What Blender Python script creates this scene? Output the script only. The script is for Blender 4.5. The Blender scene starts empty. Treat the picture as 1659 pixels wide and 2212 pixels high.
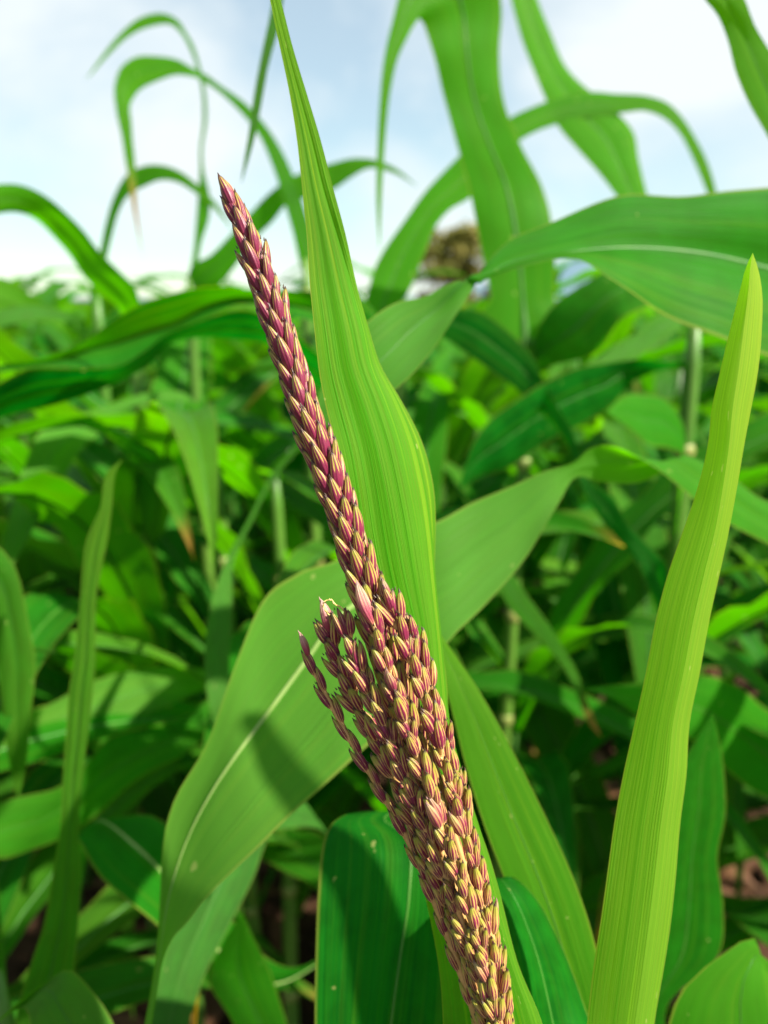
import bpy, math, random
import numpy as np
from mathutils import Vector, Matrix, noise as mnoise

random.seed(7)
rng = np.random.default_rng(7)
SC = bpy.context.scene
COL = SC.collection

# ------------------------------------------------------------------ camera
CAM_H, PITCH, LENS = 1.35, math.radians(15.5), 27.0
cam_data = bpy.data.cameras.new('camera')
cam = bpy.data.objects.new('camera', cam_data)
COL.objects.link(cam)
cam.location = (0, 0, CAM_H)
cam.rotation_euler = (math.pi / 2 - PITCH, 0, 0)
cam_data.sensor_fit = 'VERTICAL'
cam_data.sensor_height = 36.0
cam_data.lens = LENS
cam_data.clip_start = 0.01
cam_data.clip_end = 6000
cam_data.dof.use_dof = True
cam_data.dof.focus_distance = 0.213
cam_data.dof.aperture_fstop = 8.0
SC.camera = cam

# ------------------------------------------------------------------ sky, sun, exposure
SUN_DIR = Vector((0.64, -0.27, 0.72)).normalized()          # towards the sun
SUN_EL = math.asin(SUN_DIR.z)
SUN_AZ = math.atan2(SUN_DIR.x, SUN_DIR.y)                   # clockwise from +Y
world = bpy.data.worlds.new('World')
SC.world = world
world.use_nodes = True
wt = world.node_tree
wt.nodes.clear()


def nd(t, kind, **kw):
    n = t.nodes.new(kind)
    for k, v in kw.items():
        setattr(n, k, v)
    return n


def lk(t, a, b):
    t.links.new(a, b)


sky = nd(wt, 'ShaderNodeTexSky', sky_type='NISHITA', sun_disc=False)
sky.sun_elevation = SUN_EL
sky.sun_rotation = SUN_AZ
sky.ozone_density = 1.0
sky.dust_density = 0.2
tc = nd(wt, 'ShaderNodeTexCoord')
mp = nd(wt, 'ShaderNodeMapping')
mp.inputs['Scale'].default_value = (1.0, 1.0, 1.5)
mp.inputs['Location'].default_value = (0.35, 0.1, 0.25)
lk(wt, tc.outputs['Generated'], mp.inputs['Vector'])
cn = nd(wt, 'ShaderNodeTexNoise')
cn.inputs['Scale'].default_value = 2.6
cn.inputs['Detail'].default_value = 6
cn.inputs['Roughness'].default_value = 0.52
cn.inputs['Distortion'].default_value = 0.25
lk(wt, mp.outputs['Vector'], cn.inputs['Vector'])
cr = nd(wt, 'ShaderNodeMapRange')
cr.inputs['From Min'].default_value = 0.40
cr.inputs['From Max'].default_value = 0.60
cr.inputs['To Min'].default_value = 0.36
cr.inputs['To Max'].default_value = 0.97
lk(wt, cn.outputs['Fac'], cr.inputs['Value'])
cloudmix = nd(wt, 'ShaderNodeMix', data_type='RGBA')
cloudmix.inputs['B'].default_value = (6.5, 6.95, 7.05, 1)
lk(wt, cr.outputs['Result'], cloudmix.inputs['Factor'])
tint = nd(wt, 'ShaderNodeMix', data_type='RGBA', blend_type='MULTIPLY')
tint.inputs['Factor'].default_value = 1.0
tint.inputs['B'].default_value = (0.97, 1.18, 1.08, 1)
lk(wt, sky.outputs['Color'], tint.inputs['A'])
lk(wt, tint.outputs['Result'], cloudmix.inputs['A'])
bg = nd(wt, 'ShaderNodeBackground')
bg.inputs['Strength'].default_value = 0.055
lk(wt, cloudmix.outputs['Result'], bg.inputs['Color'])
wo = nd(wt, 'ShaderNodeOutputWorld')
lk(wt, bg.outputs['Background'], wo.inputs['Surface'])

sun_data = bpy.data.lights.new('sun', 'SUN')
sun_data.energy = 5.0
sun_data.angle = math.radians(1.2)
sun_data.color = (1.0, 0.93, 0.80)
sun = bpy.data.objects.new('sun', sun_data)
COL.objects.link(sun)
sun.rotation_euler = SUN_DIR.to_track_quat('Z', 'Y').to_euler()
sun.location = SUN_DIR * 20

SC.view_settings.view_transform = 'Standard'
SC.view_settings.look = 'None'
SC.view_settings.gamma = 1
SC.view_settings.use_curve_mapping = False
SC.view_settings.exposure = 1.45
SC.cycles.use_denoising = True
SC.cycles.max_bounces = 7
SC.cycles.transmission_bounces = 5
SC.cycles.sample_clamp_indirect = 6

# ------------------------------------------------------------------ pixel + depth -> point
FPX = LENS / 36.0 * 2212.0
CP, SP = math.cos(PITCH), math.sin(PITCH)
CAMV = np.array([0, 0, CAM_H])


def P(px, py, d):
    """Point that lies d metres in front of the lens where the 1659x2212 photograph shows (px, py)."""
    x = (px - 829.5) / FPX * d
    v = -(py - 1106.0) / FPX * d
    return np.array([x, d * CP + v * SP, CAM_H - d * SP + v * CP])


def unit(v):
    v = np.asarray(v, float)
    return v / (np.linalg.norm(v) + 1e-12)


# ------------------------------------------------------------------ materials
def new_mat(name):
    m = bpy.data.materials.new(name)
    m.use_nodes = True
    t = m.node_tree
    t.nodes.clear()
    return m, t


def math_n(t, op, a, b=None, c=None, clamp=False):
    n = nd(t, 'ShaderNodeMath', operation=op, use_clamp=clamp)
    for i, v in enumerate((a, b, c)):
        if v is None:
            continue
        if isinstance(v, (int, float)):
            n.inputs[i].default_value = v
        else:
            lk(t, v, n.inputs[i])
    return n.outputs[0]


def mix_c(t, f, a, b):
    n = nd(t, 'ShaderNodeMix', data_type='RGBA')
    for key, v in (('Factor', f), ('A', a), ('B', b)):
        s = n.inputs[key]
        if isinstance(v, (int, float)):
            s.default_value = v
        elif isinstance(v, tuple):
            s.default_value = (*v, 1)
        else:
            lk(t, v, s)
    return n.outputs['Result']


def sstep(t, v, lo, hi, a=0.0, b=1.0):
    n = nd(t, 'ShaderNodeMapRange', interpolation_type='SMOOTHSTEP')
    for key, x in (('Value', v), ('From Min', lo), ('From Max', hi), ('To Min', a), ('To Max', b)):
        if isinstance(x, (int, float)):
            n.inputs[key].default_value = x
        else:
            lk(t, x, n.inputs[key])
    return n.outputs['Result']


def noise_n(t, vec, scale, detail=2.0, rough=0.5):
    n = nd(t, 'ShaderNodeTexNoise')
    n.inputs['Scale'].default_value = scale
    n.inputs['Detail'].default_value = detail
    n.inputs['Roughness'].default_value = rough
    lk(t, vec, n.inputs['Vector'])
    return n.outputs['Fac']


def comb(t, x, y, z=0.0):
    n = nd(t, 'ShaderNodeCombineXYZ')
    for i, v in enumerate((x, y, z)):
        if isinstance(v, (int, float)):
            n.inputs[i].default_value = v
        else:
            lk(t, v, n.inputs[i])
    return n.outputs[0]


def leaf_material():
    """Object colour: R = yellowness, G = dry scorch near the tip, B = pale .. dark green, on some leaves dark to imitate shade."""
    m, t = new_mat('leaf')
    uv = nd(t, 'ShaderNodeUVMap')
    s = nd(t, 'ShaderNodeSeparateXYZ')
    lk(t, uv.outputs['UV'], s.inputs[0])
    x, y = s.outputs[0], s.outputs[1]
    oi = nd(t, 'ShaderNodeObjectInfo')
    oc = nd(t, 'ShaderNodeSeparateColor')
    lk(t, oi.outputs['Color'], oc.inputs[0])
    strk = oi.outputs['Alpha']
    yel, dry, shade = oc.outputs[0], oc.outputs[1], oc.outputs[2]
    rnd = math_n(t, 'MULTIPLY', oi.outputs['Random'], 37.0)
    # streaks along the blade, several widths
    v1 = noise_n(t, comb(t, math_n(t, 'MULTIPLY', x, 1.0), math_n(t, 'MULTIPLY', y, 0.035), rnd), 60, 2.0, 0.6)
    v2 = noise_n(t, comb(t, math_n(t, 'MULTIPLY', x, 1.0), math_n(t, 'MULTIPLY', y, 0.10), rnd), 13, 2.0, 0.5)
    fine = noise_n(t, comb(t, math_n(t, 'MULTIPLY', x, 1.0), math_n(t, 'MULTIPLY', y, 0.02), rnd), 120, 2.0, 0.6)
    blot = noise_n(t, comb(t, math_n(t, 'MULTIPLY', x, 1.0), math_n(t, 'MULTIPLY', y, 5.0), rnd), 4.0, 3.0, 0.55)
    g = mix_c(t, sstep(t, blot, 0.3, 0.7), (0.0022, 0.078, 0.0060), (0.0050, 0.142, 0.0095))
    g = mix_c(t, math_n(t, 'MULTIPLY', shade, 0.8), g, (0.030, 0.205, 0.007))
    yv = math_n(t, 'ADD', yel, math_n(t, 'MULTIPLY', math_n(t, 'POWER', y, 3.0), math_n(t, 'MULTIPLY', yel, 1.2)), clamp=True)
    g = mix_c(t, yv, g, (0.28, 0.385, 0.040))
    streak = math_n(t, 'MULTIPLY', sstep(t, v1, 0.40, 0.66), math_n(t, 'MULTIPLY_ADD', strk, 0.4, 0.16))
    g = mix_c(t, streak, g, (0.04, 0.24, 0.006))
    g = mix_c(t, math_n(t, 'MULTIPLY', sstep(t, v2, 0.50, 0.74), math_n(t, 'MULTIPLY', strk, 0.75)), g, (0.30, 0.44, 0.030))
    g = mix_c(t, sstep(t, fine, 0.38, 0.62, 0.0, 0.42), g, mix_c(t, 0.45, g, (0.004, 0.06, 0.002)))
    # pale rim of the blade
    edge = math_n(t, 'ABSOLUTE', math_n(t, 'SUBTRACT', x, 0.5))
    g = mix_c(t, sstep(t, edge, 0.478, 0.497, 0.0, 0.65), g, (0.25, 0.26, 0.045))
    # insect specks
    sp = noise_n(t, comb(t, math_n(t, 'MULTIPLY', x, 1.0), math_n(t, 'MULTIPLY', y, 7.0), rnd), 9.0, 1.0, 0.4)
    g = mix_c(t, sstep(t, sp, 0.775, 0.795, 0.0, 0.5), g, (0.42, 0.40, 0.14))
    # dried piece towards the tip, and a brown point
    wob = math_n(t, 'ADD', y, math_n(t, 'MULTIPLY', math_n(t, 'SUBTRACT', v2, 0.5), 0.12))
    dr = math_n(t, 'MULTIPLY', math_n(t, 'MULTIPLY', dry, 3.0, clamp=True), sstep(t, wob, math_n(t, 'MULTIPLY_ADD', dry, -0.18, 0.98), math_n(t, 'MULTIPLY_ADD', dry, -0.14, 1.04)))
    g = mix_c(t, dr, g, (0.30, 0.165, 0.04))
    # under side of the blade is paler and greyer
    geo = nd(t, 'ShaderNodeNewGeometry')
    under = mix_c(t, 0.32, g, (0.12, 0.235, 0.050))
    gc = mix_c(t, geo.outputs['Backfacing'], g, under)
    h = math_n(t, 'ADD', math_n(t, 'MULTIPLY', fine, 0.8), math_n(t, 'MULTIPLY', v1, 1.3))
    bp = nd(t, 'ShaderNodeBump')
    bp.inputs['Strength'].default_value = 0.6
    bp.inputs['Distance'].default_value = 0.0006
    lk(t, h, bp.inputs['Height'])
    pr = nd(t, 'ShaderNodeBsdfPrincipled')
    lk(t, gc, pr.inputs['Base Color'])
    pr.inputs['Roughness'].default_value = 0.5
    pr.inputs['Specular IOR Level'].default_value = 0.05
    lk(t, bp.outputs['Normal'], pr.inputs['Normal'])
    hs = nd(t, 'ShaderNodeHueSaturation')
    hs.inputs['Saturation'].default_value = 1.15
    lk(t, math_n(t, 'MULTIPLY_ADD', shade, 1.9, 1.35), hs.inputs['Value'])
    hs.inputs['Hue'].default_value = 0.503
    lk(t, gc, hs.inputs['Color'])
    tr = nd(t, 'ShaderNodeBsdfTranslucent')
    lk(t, hs.outputs['Color'], tr.inputs['Color'])
    mx = nd(t, 'ShaderNodeMixShader')
    mx.inputs[0].default_value = 0.50
    lk(t, pr.outputs[0], mx.inputs[1])
    lk(t, tr.outputs[0], mx.inputs[2])
    o = nd(t, 'ShaderNodeOutputMaterial')
    lk(t, mx.outputs[0], o.inputs['Surface'])
    return m


def simple_mat(name, c1, c2, scale=30, rough=0.5, trans=0.0, stretch=(1, 1, 1), bump=0.0, spec=0.4):
    m, t = new_mat(name)
    tcn = nd(t, 'ShaderNodeTexCoord')
    mpn = nd(t, 'ShaderNodeMapping')
    mpn.inputs['Scale'].default_value = stretch
    lk(t, tcn.outputs['Object'], mpn.inputs['Vector'])
    n = noise_n(t, mpn.outputs['Vector'], scale, 5.0, 0.6)
    c = mix_c(t, sstep(t, n, 0.32, 0.68), c1, c2)
    pr = nd(t, 'ShaderNodeBsdfPrincipled')
    lk(t, c, pr.inputs['Base Color'])
    pr.inputs['Roughness'].default_value = rough
    pr.inputs['Specular IOR Level'].default_value = spec
    if bump:
        b = nd(t, 'ShaderNodeBump')
        b.inputs['Strength'].default_value = 0.6
        b.inputs['Distance'].default_value = bump
        lk(t, n, b.inputs['Height'])
        lk(t, b.outputs['Normal'], pr.inputs['Normal'])
    o = nd(t, 'ShaderNodeOutputMaterial')
    if trans:
        tr = nd(t, 'ShaderNodeBsdfTranslucent')
        lk(t, c, tr.inputs['Color'])
        mx = nd(t, 'ShaderNodeMixShader')
        mx.inputs[0].default_value = trans
        lk(t, pr.outputs[0], mx.inputs[1])
        lk(t, tr.outputs[0], mx.inputs[2])
        lk(t, mx.outputs[0], o.inputs['Surface'])
    else:
        lk(t, pr.outputs[0], o.inputs['Surface'])
    return m


def spikelet_material():
    """UV.x: 0..1 round the outer glume (0.5 = front), 1..2 round the inner one, 2..3 the stalklet; UV.y: foot to point.
    Object colour: R = purple, G = pale pink, B = shift of the stripes."""
    m, t = new_mat('spikelet')
    uv = nd(t, 'ShaderNodeUVMap')
    s = nd(t, 'ShaderNodeSeparateXYZ')
    lk(t, uv.outputs['UV'], s.inputs[0])
    x0, y = s.outputs[0], s.outputs[1]
    x = math_n(t, 'FRACT', x0)
    inner = math_n(t, 'GREATER_THAN', x0, 1.0)
    oi = nd(t, 'ShaderNodeObjectInfo')
    oc = nd(t, 'ShaderNodeSeparateColor')
    lk(t, oi.outputs['Color'], oc.inputs[0])
    pur, pink, shf = oc.outputs[0], oc.outputs[1], oc.outputs[2]
    seed = math_n(t, 'MULTIPLY', shf, 19.0)
    # veins converge at foot and point, so the pattern only needs the angle
    wig = noise_n(t, comb(t, math_n(t, 'MULTIPLY', x, 6.0), math_n(t, 'MULTIPLY', y, 1.4), seed), 1.6, 2.0, 0.5)
    ang = math_n(t, 'ADD', math_n(t, 'MULTIPLY', x, 2 * math.pi * 9.0), math_n(t, 'MULTIPLY', wig, 2.2))
    stripe = math_n(t, 'MULTIPLY_ADD', math_n(t, 'SINE', ang), 0.5, 0.5)
    fro = math_n(t, 'ABSOLUTE', math_n(t, 'SUBTRACT', x, 0.5))          # 0 front .. 0.5 back
    bell = math_n(t, 'MULTIPLY', sstep(t, y, 0.05, 0.22), sstep(t, y, 0.90, 0.34))
    band = noise_n(t, comb(t, math_n(t, 'MULTIPLY', x, 3.0), math_n(t, 'MULTIPLY', y, 2.0), math_n(t, 'ADD', seed, 5.0)), 2.0, 2.0, 0.5)
    amt = math_n(t, 'ADD', math_n(t, 'MULTIPLY', math_n(t, 'SUBTRACT', pur, 0.3), 0.95), math_n(t, 'MULTIPLY', bell, 0.80))
    amt = math_n(t, 'ADD', amt, math_n(t, 'MULTIPLY', math_n(t, 'SUBTRACT', band, 0.5), 1.3))
    amt = math_n(t, 'SUBTRACT', amt, math_n(t, 'MULTIPLY', sstep(t, fro, 0.08, 0.24), 0.30))
    amt = math_n(t, 'ADD', amt, math_n(t, 'MULTIPLY', inner, 0.40))
    th = math_n(t, 'SUBTRACT', 1.12, amt)
    mask = sstep(t, stripe, math_n(t, 'SUBTRACT', th, 0.22), math_n(t, 'ADD', th, 0.16))
    foot = mix_c(t, sstep(t, y, 0.02, 0.30), (0.74, 0.40, 0.17), (0.56, 0.34, 0.10))
    up = mix_c(t, sstep(t, y, 0.45, 0.85), foot, (0.29, 0.285, 0.026))
    wine = mix_c(t, band, (0.13, 0.004, 0.030), (0.27, 0.016, 0.070))
    c = mix_c(t, mask, up, wine)
    tip = sstep(t, y, 0.86, 0.95)
    c = mix_c(t, math_n(t, 'MULTIPLY', tip, 0.9), c, (0.040, 0.003, 0.014))
    pk = mix_c(t, sstep(t, y, 0.25, 0.85), (0.36, 0.05, 0.08), (0.52, 0.30, 0.25))
    pk = mix_c(t, math_n(t, 'MULTIPLY', stripe, 0.28), pk, (0.33, 0.05, 0.09))
    c = mix_c(t, pink, c, pk)
    stem = math_n(t, 'GREATER_THAN', x0, 2.0)
    c = mix_c(t, stem, c, (0.72, 0.46, 0.17))
    grain = noise_n(t, comb(t, math_n(t, 'MULTIPLY', x, 14.0), math_n(t, 'MULTIPLY', y, 5.0), seed), 6.0, 3.0, 0.6)
    c = mix_c(t, math_n(t, 'MULTIPLY', sstep(t, grain, 0.55, 0.8), 0.25), c, (0.42, 0.28, 0.16))
    bp = nd(t, 'ShaderNodeBump')
    bp.inputs['Strength'].default_value = 0.5
    bp.inputs['Distance'].default_value = 0.00022
    lk(t, math_n(t, 'ADD', math_n(t, 'MULTIPLY', stripe, -1.0), math_n(t, 'MULTIPLY', grain, 0.7)), bp.inputs['Height'])
    pr = nd(t, 'ShaderNodeBsdfPrincipled')
    lk(t, c, pr.inputs['Base Color'])
    pr.inputs['Roughness'].default_value = 0.38
    pr.inputs['Specular IOR Level'].default_value = 0.5
    pr.inputs['Sheen Weight'].default_value = 0.12
    lk(t, bp.outputs['Normal'], pr.inputs['Normal'])
    hs = nd(t, 'ShaderNodeHueSaturation')
    hs.inputs['Value'].default_value = 1.6
    lk(t, c, hs.inputs['Color'])
    tr = nd(t, 'ShaderNodeBsdfTranslucent')
    lk(t, hs.outputs['Color'], tr.inputs['Color'])
    mx = nd(t, 'ShaderNodeMixShader')
    mx.inputs[0].default_value = 0.24
    lk(t, pr.outputs[0], mx.inputs[1])
    lk(t, tr.outputs[0], mx.inputs[2])
    o = nd(t, 'ShaderNodeOutputMaterial')
    lk(t, mx.outputs[0], o.inputs['Surface'])
    return m


M_LEAF = leaf_material()
M_RIB = simple_mat('midrib', (0.03, 0.15, 0.012), (0.06, 0.19, 0.02), 40, 0.5, 0.25)
M_RIB_PALE = simple_mat('pale_midrib', (0.20, 0.32, 0.07), (0.28, 0.40, 0.12), 40, 0.5, 0.25)
M_STALK = simple_mat('stalk', (0.045, 0.14, 0.014), (0.10, 0.20, 0.025), 14, 0.45, 0.0, (3, 3, 0.4))
M_STALK_DEEP = simple_mat('deep_stalk', (0.022, 0.085, 0.010), (0.050, 0.125, 0.016), 14, 0.45, 0.0, (3, 3, 0.4))
M_NODE = simple_mat('node', (0.14, 0.20, 0.04), (0.22, 0.23, 0.06), 30, 0.5)
M_RACHIS = simple_mat('rachis', (0.46, 0.27, 0.085), (0.60, 0.34, 0.13), 300, 0.5, 0.2)
M_SPIKE = spikelet_material()
M_THREAD = simple_mat('thread', (0.55, 0.40, 0.10), (0.68, 0.52, 0.18), 500, 0.6)
M_SOIL = simple_mat('soil', (0.026, 0.013, 0.007), (0.065, 0.032, 0.017), 16, 0.9, 0.0, (1, 1, 1), 0.03, 0.15)
M_LITTER = simple_mat('litter', (0.055, 0.021, 0.008), (0.115, 0.050, 0.017), 12, 0.8)
M_BARK = simple_mat('bark', (0.08, 0.055, 0.035), (0.15, 0.11, 0.075), 6, 0.9, 0.0, (3, 3, 0.5), 0.02)
M_TREE = simple_mat('tree_leaves', (0.12, 0.14, 0.018), (0.24, 0.21, 0.04), 1.2, 0.7, 0.25)
M_HILL = simple_mat('hazy_hill', (0.10, 0.17, 0.22), (0.15, 0.23, 0.28), 0.01, 0.95, 0.0, (1, 1, 1), 0.0, 0.1)  # blue grey of distant haze is put into the base colour


# ------------------------------------------------------------------ mesh helpers
def mesh(name, verts, faces, mat, uvs=None, smooth=True):
    me = bpy.data.meshes.new(name)
    me.from_pydata([tuple(map(float, v)) for v in verts], [], faces)
    if uvs is not None:
        ul = me.uv_layers.new(name='UVMap')
        li = np.empty(len(me.loops), dtype=np.int32)
        me.loops.foreach_get('vertex_index', li)
        ul.data.foreach_set('uv', np.asarray(uvs, dtype=np.float32)[li].ravel())
    if smooth:
        me.polygons.foreach_set('use_smooth', np.ones(len(me.polygons), dtype=bool))
    me.materials.append(mat)
    me.update()
    return me


def link(name, data, parent=None, color=None):
    o = bpy.data.objects.new(name, data)
    COL.objects.link(o)
    if parent is not None:
        o.parent = parent
    if color is not None:
        o.color = color if len(color) == 4 else (*color, 0.12)
    return o


def tag(o, label=None, cat=None, group=None, kind=None):
    if label:
        o['label'] = label
    if cat:
        o['category'] = cat
    if group:
        o['group'] = group
    if kind:
        o['kind'] = kind
    return o


def resample(pts, n):
    """Smooth curve through rows of numbers; the first three columns set the pace."""
    pts = np.asarray(pts, float)
    k = len(pts)
    s = np.concatenate([[0], np.cumsum(np.maximum(np.linalg.norm(np.diff(pts[:, :3], axis=0), axis=1), 1e-5))])
    d = np.diff(s)
    sl = np.diff(pts, axis=0) / d[:, None]
    m = np.zeros_like(pts)
    m[0], m[-1] = sl[0], sl[-1]
    for i in range(1, k - 1):
        m[i] = (sl[i - 1] * d[i] + sl[i] * d[i - 1]) / (d[i - 1] + d[i])
    q = np.linspace(0, s[-1], n)
    out = np.zeros((n, pts.shape[1]))
    for j, x in enumerate(q):
        i = min(max(np.searchsorted(s, x, side='right') - 1, 0), k - 2)
        h = d[i]
        u = (x - s[i]) / h
        out[j] = ((2 * u**3 - 3 * u**2 + 1) * pts[i] + (u**3 - 2 * u**2 + u) * h * m[i]
                  + (-2 * u**3 + 3 * u**2) * pts[i + 1] + (u**3 - u**2) * h * m[i + 1])
    return out


def blade(A, Mi, B, origin, nc=6, ripple=0.0, pleat=0.0, gutter=0.0, seed=0, crease=False):
    """Leaf sheet between left edge A, midrib Mi and right edge B (world points, foot to tip). -> verts, faces, uvs."""
    r = random.Random(seed)
    n = len(A)
    T = np.gradient(Mi, axis=0)
    verts, uvs, faces = [], [], []
    us = np.concatenate([np.linspace(-1, 0, nc + 1)[:-1], np.linspace(0, 1, nc + 1)])
    if crease:
        us = np.concatenate([np.linspace(-1, 0, nc + 1), np.linspace(0, 1, nc + 1)])
    ph1, ph2, fr = r.uniform(0, 6), r.uniform(0, 6), r.uniform(5, 8)
    for i in range(n):
        h = B[i] - A[i]
        w = np.linalg.norm(h) * 0.5
        N = unit(np.cross(unit(T[i]), h))
        v = i / (n - 1)
        for u in us:
            p = Mi[i] + (A[i] - Mi[i]) * (-u) if u < 0 else Mi[i] + (B[i] - Mi[i]) * u
            off = gutter * w * (abs(u) ** 1.6 - abs(u))
            off += ripple * w * abs(u) ** 2.2 * math.sin(fr * 6.28 * v + (ph1 if u < 0 else ph2)) * math.sin(math.pi * min(1, v * 1.2))
            off += pleat * w * math.sin(u * 8.3 + 0.6 + 1.2 * v) * (1 - abs(u) ** 4) * 0.5 + pleat * w * 0.35 * math.sin(u * 21 + 2 * v) * (1 - abs(u) ** 4)
            verts.append(p + N * off - origin)
            uvs.append((u * 0.5 + 0.5, v))
    c = len(us)
    for i in range(n - 1):
        for j in range(c - 1):
            if crease and j == nc:
                continue
            a = i * c + j
            faces.append((a, a + 1, a + c + 1, a + c))
    return verts, faces, uvs


def tube(path, radii, origin=np.zeros(3), seg=10, flat=None):
    """Round (or flattened) tube; flat = per-point side vectors with a squash of the other axis. -> verts, faces"""
    path = np.asarray(path, float)
    n = len(path)
    T = np.gradient(path, axis=0)
    verts, faces = [], []
    ref = np.array([0.31, 0.87, 0.39])
    for i in range(n):
        t = unit(T[i])
        if flat is None:
            a = unit(np.cross(t, ref))
            sq = 1.0
        else:
            a = unit(flat[0][i])
            sq = flat[1]
        b = unit(np.cross(t, a))
        for k in range(seg):
            an = 2 * math.pi * k / seg
            verts.append(path[i] + (a * math.cos(an) + b * math.sin(an) * sq) * radii[i] - origin)
    for i in range(n - 1):
        for k in range(seg):
            a0, a1 = i * seg + k, i * seg + (k + 1) % seg
            faces.append((a0, a1, a1 + seg, a0 + seg))
    faces.append(tuple(range(seg))[::-1])
    faces.append(tuple((n - 1) * seg + k for k in range(seg)))
    return verts, faces


# ------------------------------------------------------------------ plants
class Plant:
    def __init__(self, label, px, py, d, top_py=None, top_z=None, r=0.011, group=None, stalk=True, name='maize_plant', xy=None, lean=None):
        p = P(px, py, d) if xy is None else np.array([xy[0], xy[1], 0])
        self.base = np.array([p[0], p[1], 0.0])
        self.root = link(name, None)
        self.root.location = self.base
        tag(self.root, label, 'maize plant', group)
        if top_z is None:
            top_z = P(px, top_py, d)[2]
        self.top = top_z
        self.k = 0
        if stalk:
            nn = max(8, int(top_z / 0.045))
            zs = np.linspace(-0.03, top_z, nn)
            wob = [0.006 * math.sin(z * 4 + px) for z in zs]
            path = [self.base + np.array([wo_, 0, z]) for z, wo_ in zip(zs, wob)]
            rad = [r * (1.25 - 0.55 * z / top_z) for z in zs]
            rad[-1] *= 0.6
            v, f = tube(path, rad, self.base, 12)
            link('stalk', mesh('stalk', v, f, M_STALK), self.root)
            for z in np.arange(0.12, top_z - 0.05, 0.17):
                i = int(np.searchsorted(zs, z))
                pz = path[min(i, nn - 1)]
                rr = r * (1.25 - 0.55 * z / top_z)
                pp = [pz + np.array([0, 0, q]) for q in (-0.009, -0.004, 0.0, 0.004, 0.009)]
                v, f = tube(pp, [rr * 0.96, rr * 1.13, rr * 1.2, rr * 1.12, rr * 0.96], self.base, 12)
                link('node', mesh('node', v, f, M_NODE), self.root)

    def leaf(self, rows, z=None, n=56, col=(0.0, 0.0, 0.3), ripple=0.0, pleat=0.0, gutter=0.25, rib=1.0, label=None, ribmat=None, rib_from=0.0, flip=False, crease=False, w0=None, nc=6):
        """rows run foot to tip. edges: ((ax,ay,ad),(bx,by,bd)) or with a midrib point between; a single (x,y,d) closes the tip.
        z: height on the stalk where the leaf leaves it."""
        self.k += 1
        R = []
        for row in rows:
            if len(row) == 3 and not isinstance(row[0], tuple):
                p = P(*row)
                R.append(np.concatenate([p, p, p]))
            elif len(row) == 2:
                a, b = P(*row[0]), P(*row[1])
                R.append(np.concatenate([(a + b) / 2, a, b]))
            else:
                a, mm, b = P(*row[0]), P(*row[1]), P(*row[2])
                R.append(np.concatenate([mm, a, b]))
        if z is not None:
            m0, a0, b0 = R[0][:3], R[0][3:6], R[0][6:9]
            hv = unit(b0 - a0) * (w0 or min(0.018, np.linalg.norm(b0 - a0) * 0.4))
            c = self.base + np.array([0, 0, z])
            out = unit((m0 - c) * np.array([1, 1, 0]))
            mid = c * 0.55 + m0 * 0.45 + np.array([0, 0, 0.12 * np.linalg.norm((m0 - c)[:2])])
            hm = hv * 0.5 + (b0 - a0) * 0.25
            pre = []
            c1 = c + out * 0.008
            pre.append(np.concatenate([c1, c1 - hv, c1 + hv]))
            if np.linalg.norm(m0 - c) > 0.12:
                pre.append(np.concatenate([mid, mid - hm, mid + hm]))
            R = pre + R
        S = resample(R, n)
        Mi, A, B = S[:, :3], S[:, 3:6], S[:, 6:9]
        if flip:
            A, B = B, A
        v, f, uv = blade(A, Mi, B, self.base, nc, ripple, pleat, gutter, self.k * 7 + int(abs(self.base[0]) * 991), crease)
        o = link('leaf', mesh('leaf', v, f, M_LEAF, uv), self.root, col)
        if label:
            o['label'] = label
        if rib:
            wid = np.linalg.norm(B - A, axis=1)
            vv = np.linspace(0, 1, n)
            rr = np.clip(wid * 0.016, 0.0002, 0.0022) * rib * (1.25 - vv)
            k, k0 = int(n * 0.97), int(n * rib_from)
            tv, tf = tube(Mi[k0:k], rr[k0:k], self.base, 8, ((B - A)[k0:k], 0.55))
            link('midrib', mesh('midrib', tv, tf, ribmat or M_RIB), o)
        return o


def rows_c(*rows):
    """(cx, cy, d, visible width, tilt in degrees) rows -> edge rows; the sheet is turned about its own length by the tilt."""
    out = []
    c = np.array([[r[0], r[1]] for r in rows], float)
    T = np.gradient(c, axis=0)
    for (cx, cy, d, w, ph), t in zip(rows, T):
        t = t / (np.linalg.norm(t) + 1e-9)
        nx, ny = t[1], -t[0]
        dd = w * d / FPX * math.tan(math.radians(ph)) * 0.5
        out.append(((cx - nx * w / 2, cy - ny * w / 2, d - dd), (cx + nx * w / 2, cy + ny * w / 2, d + dd)))
    return out


def E(d1, d2, *pairs):
    """Edge rows with the two depths running evenly from the first to the last; pairs (ax, ay, bx, by[, extra depth of b])."""
    n = len(pairs)
    out = []
    for i, q in enumerate(pairs):
        d = d1 + (d2 - d1) * i / max(1, n - 1)
        if len(q) == 2:
            out.append((q[0], q[1], d))
        else:
            e = q[4] if len(q) > 4 else 0.0
            out.append(((q[0], q[1], d - e / 2), (q[2], q[3], d + e / 2)))
    return out


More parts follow.
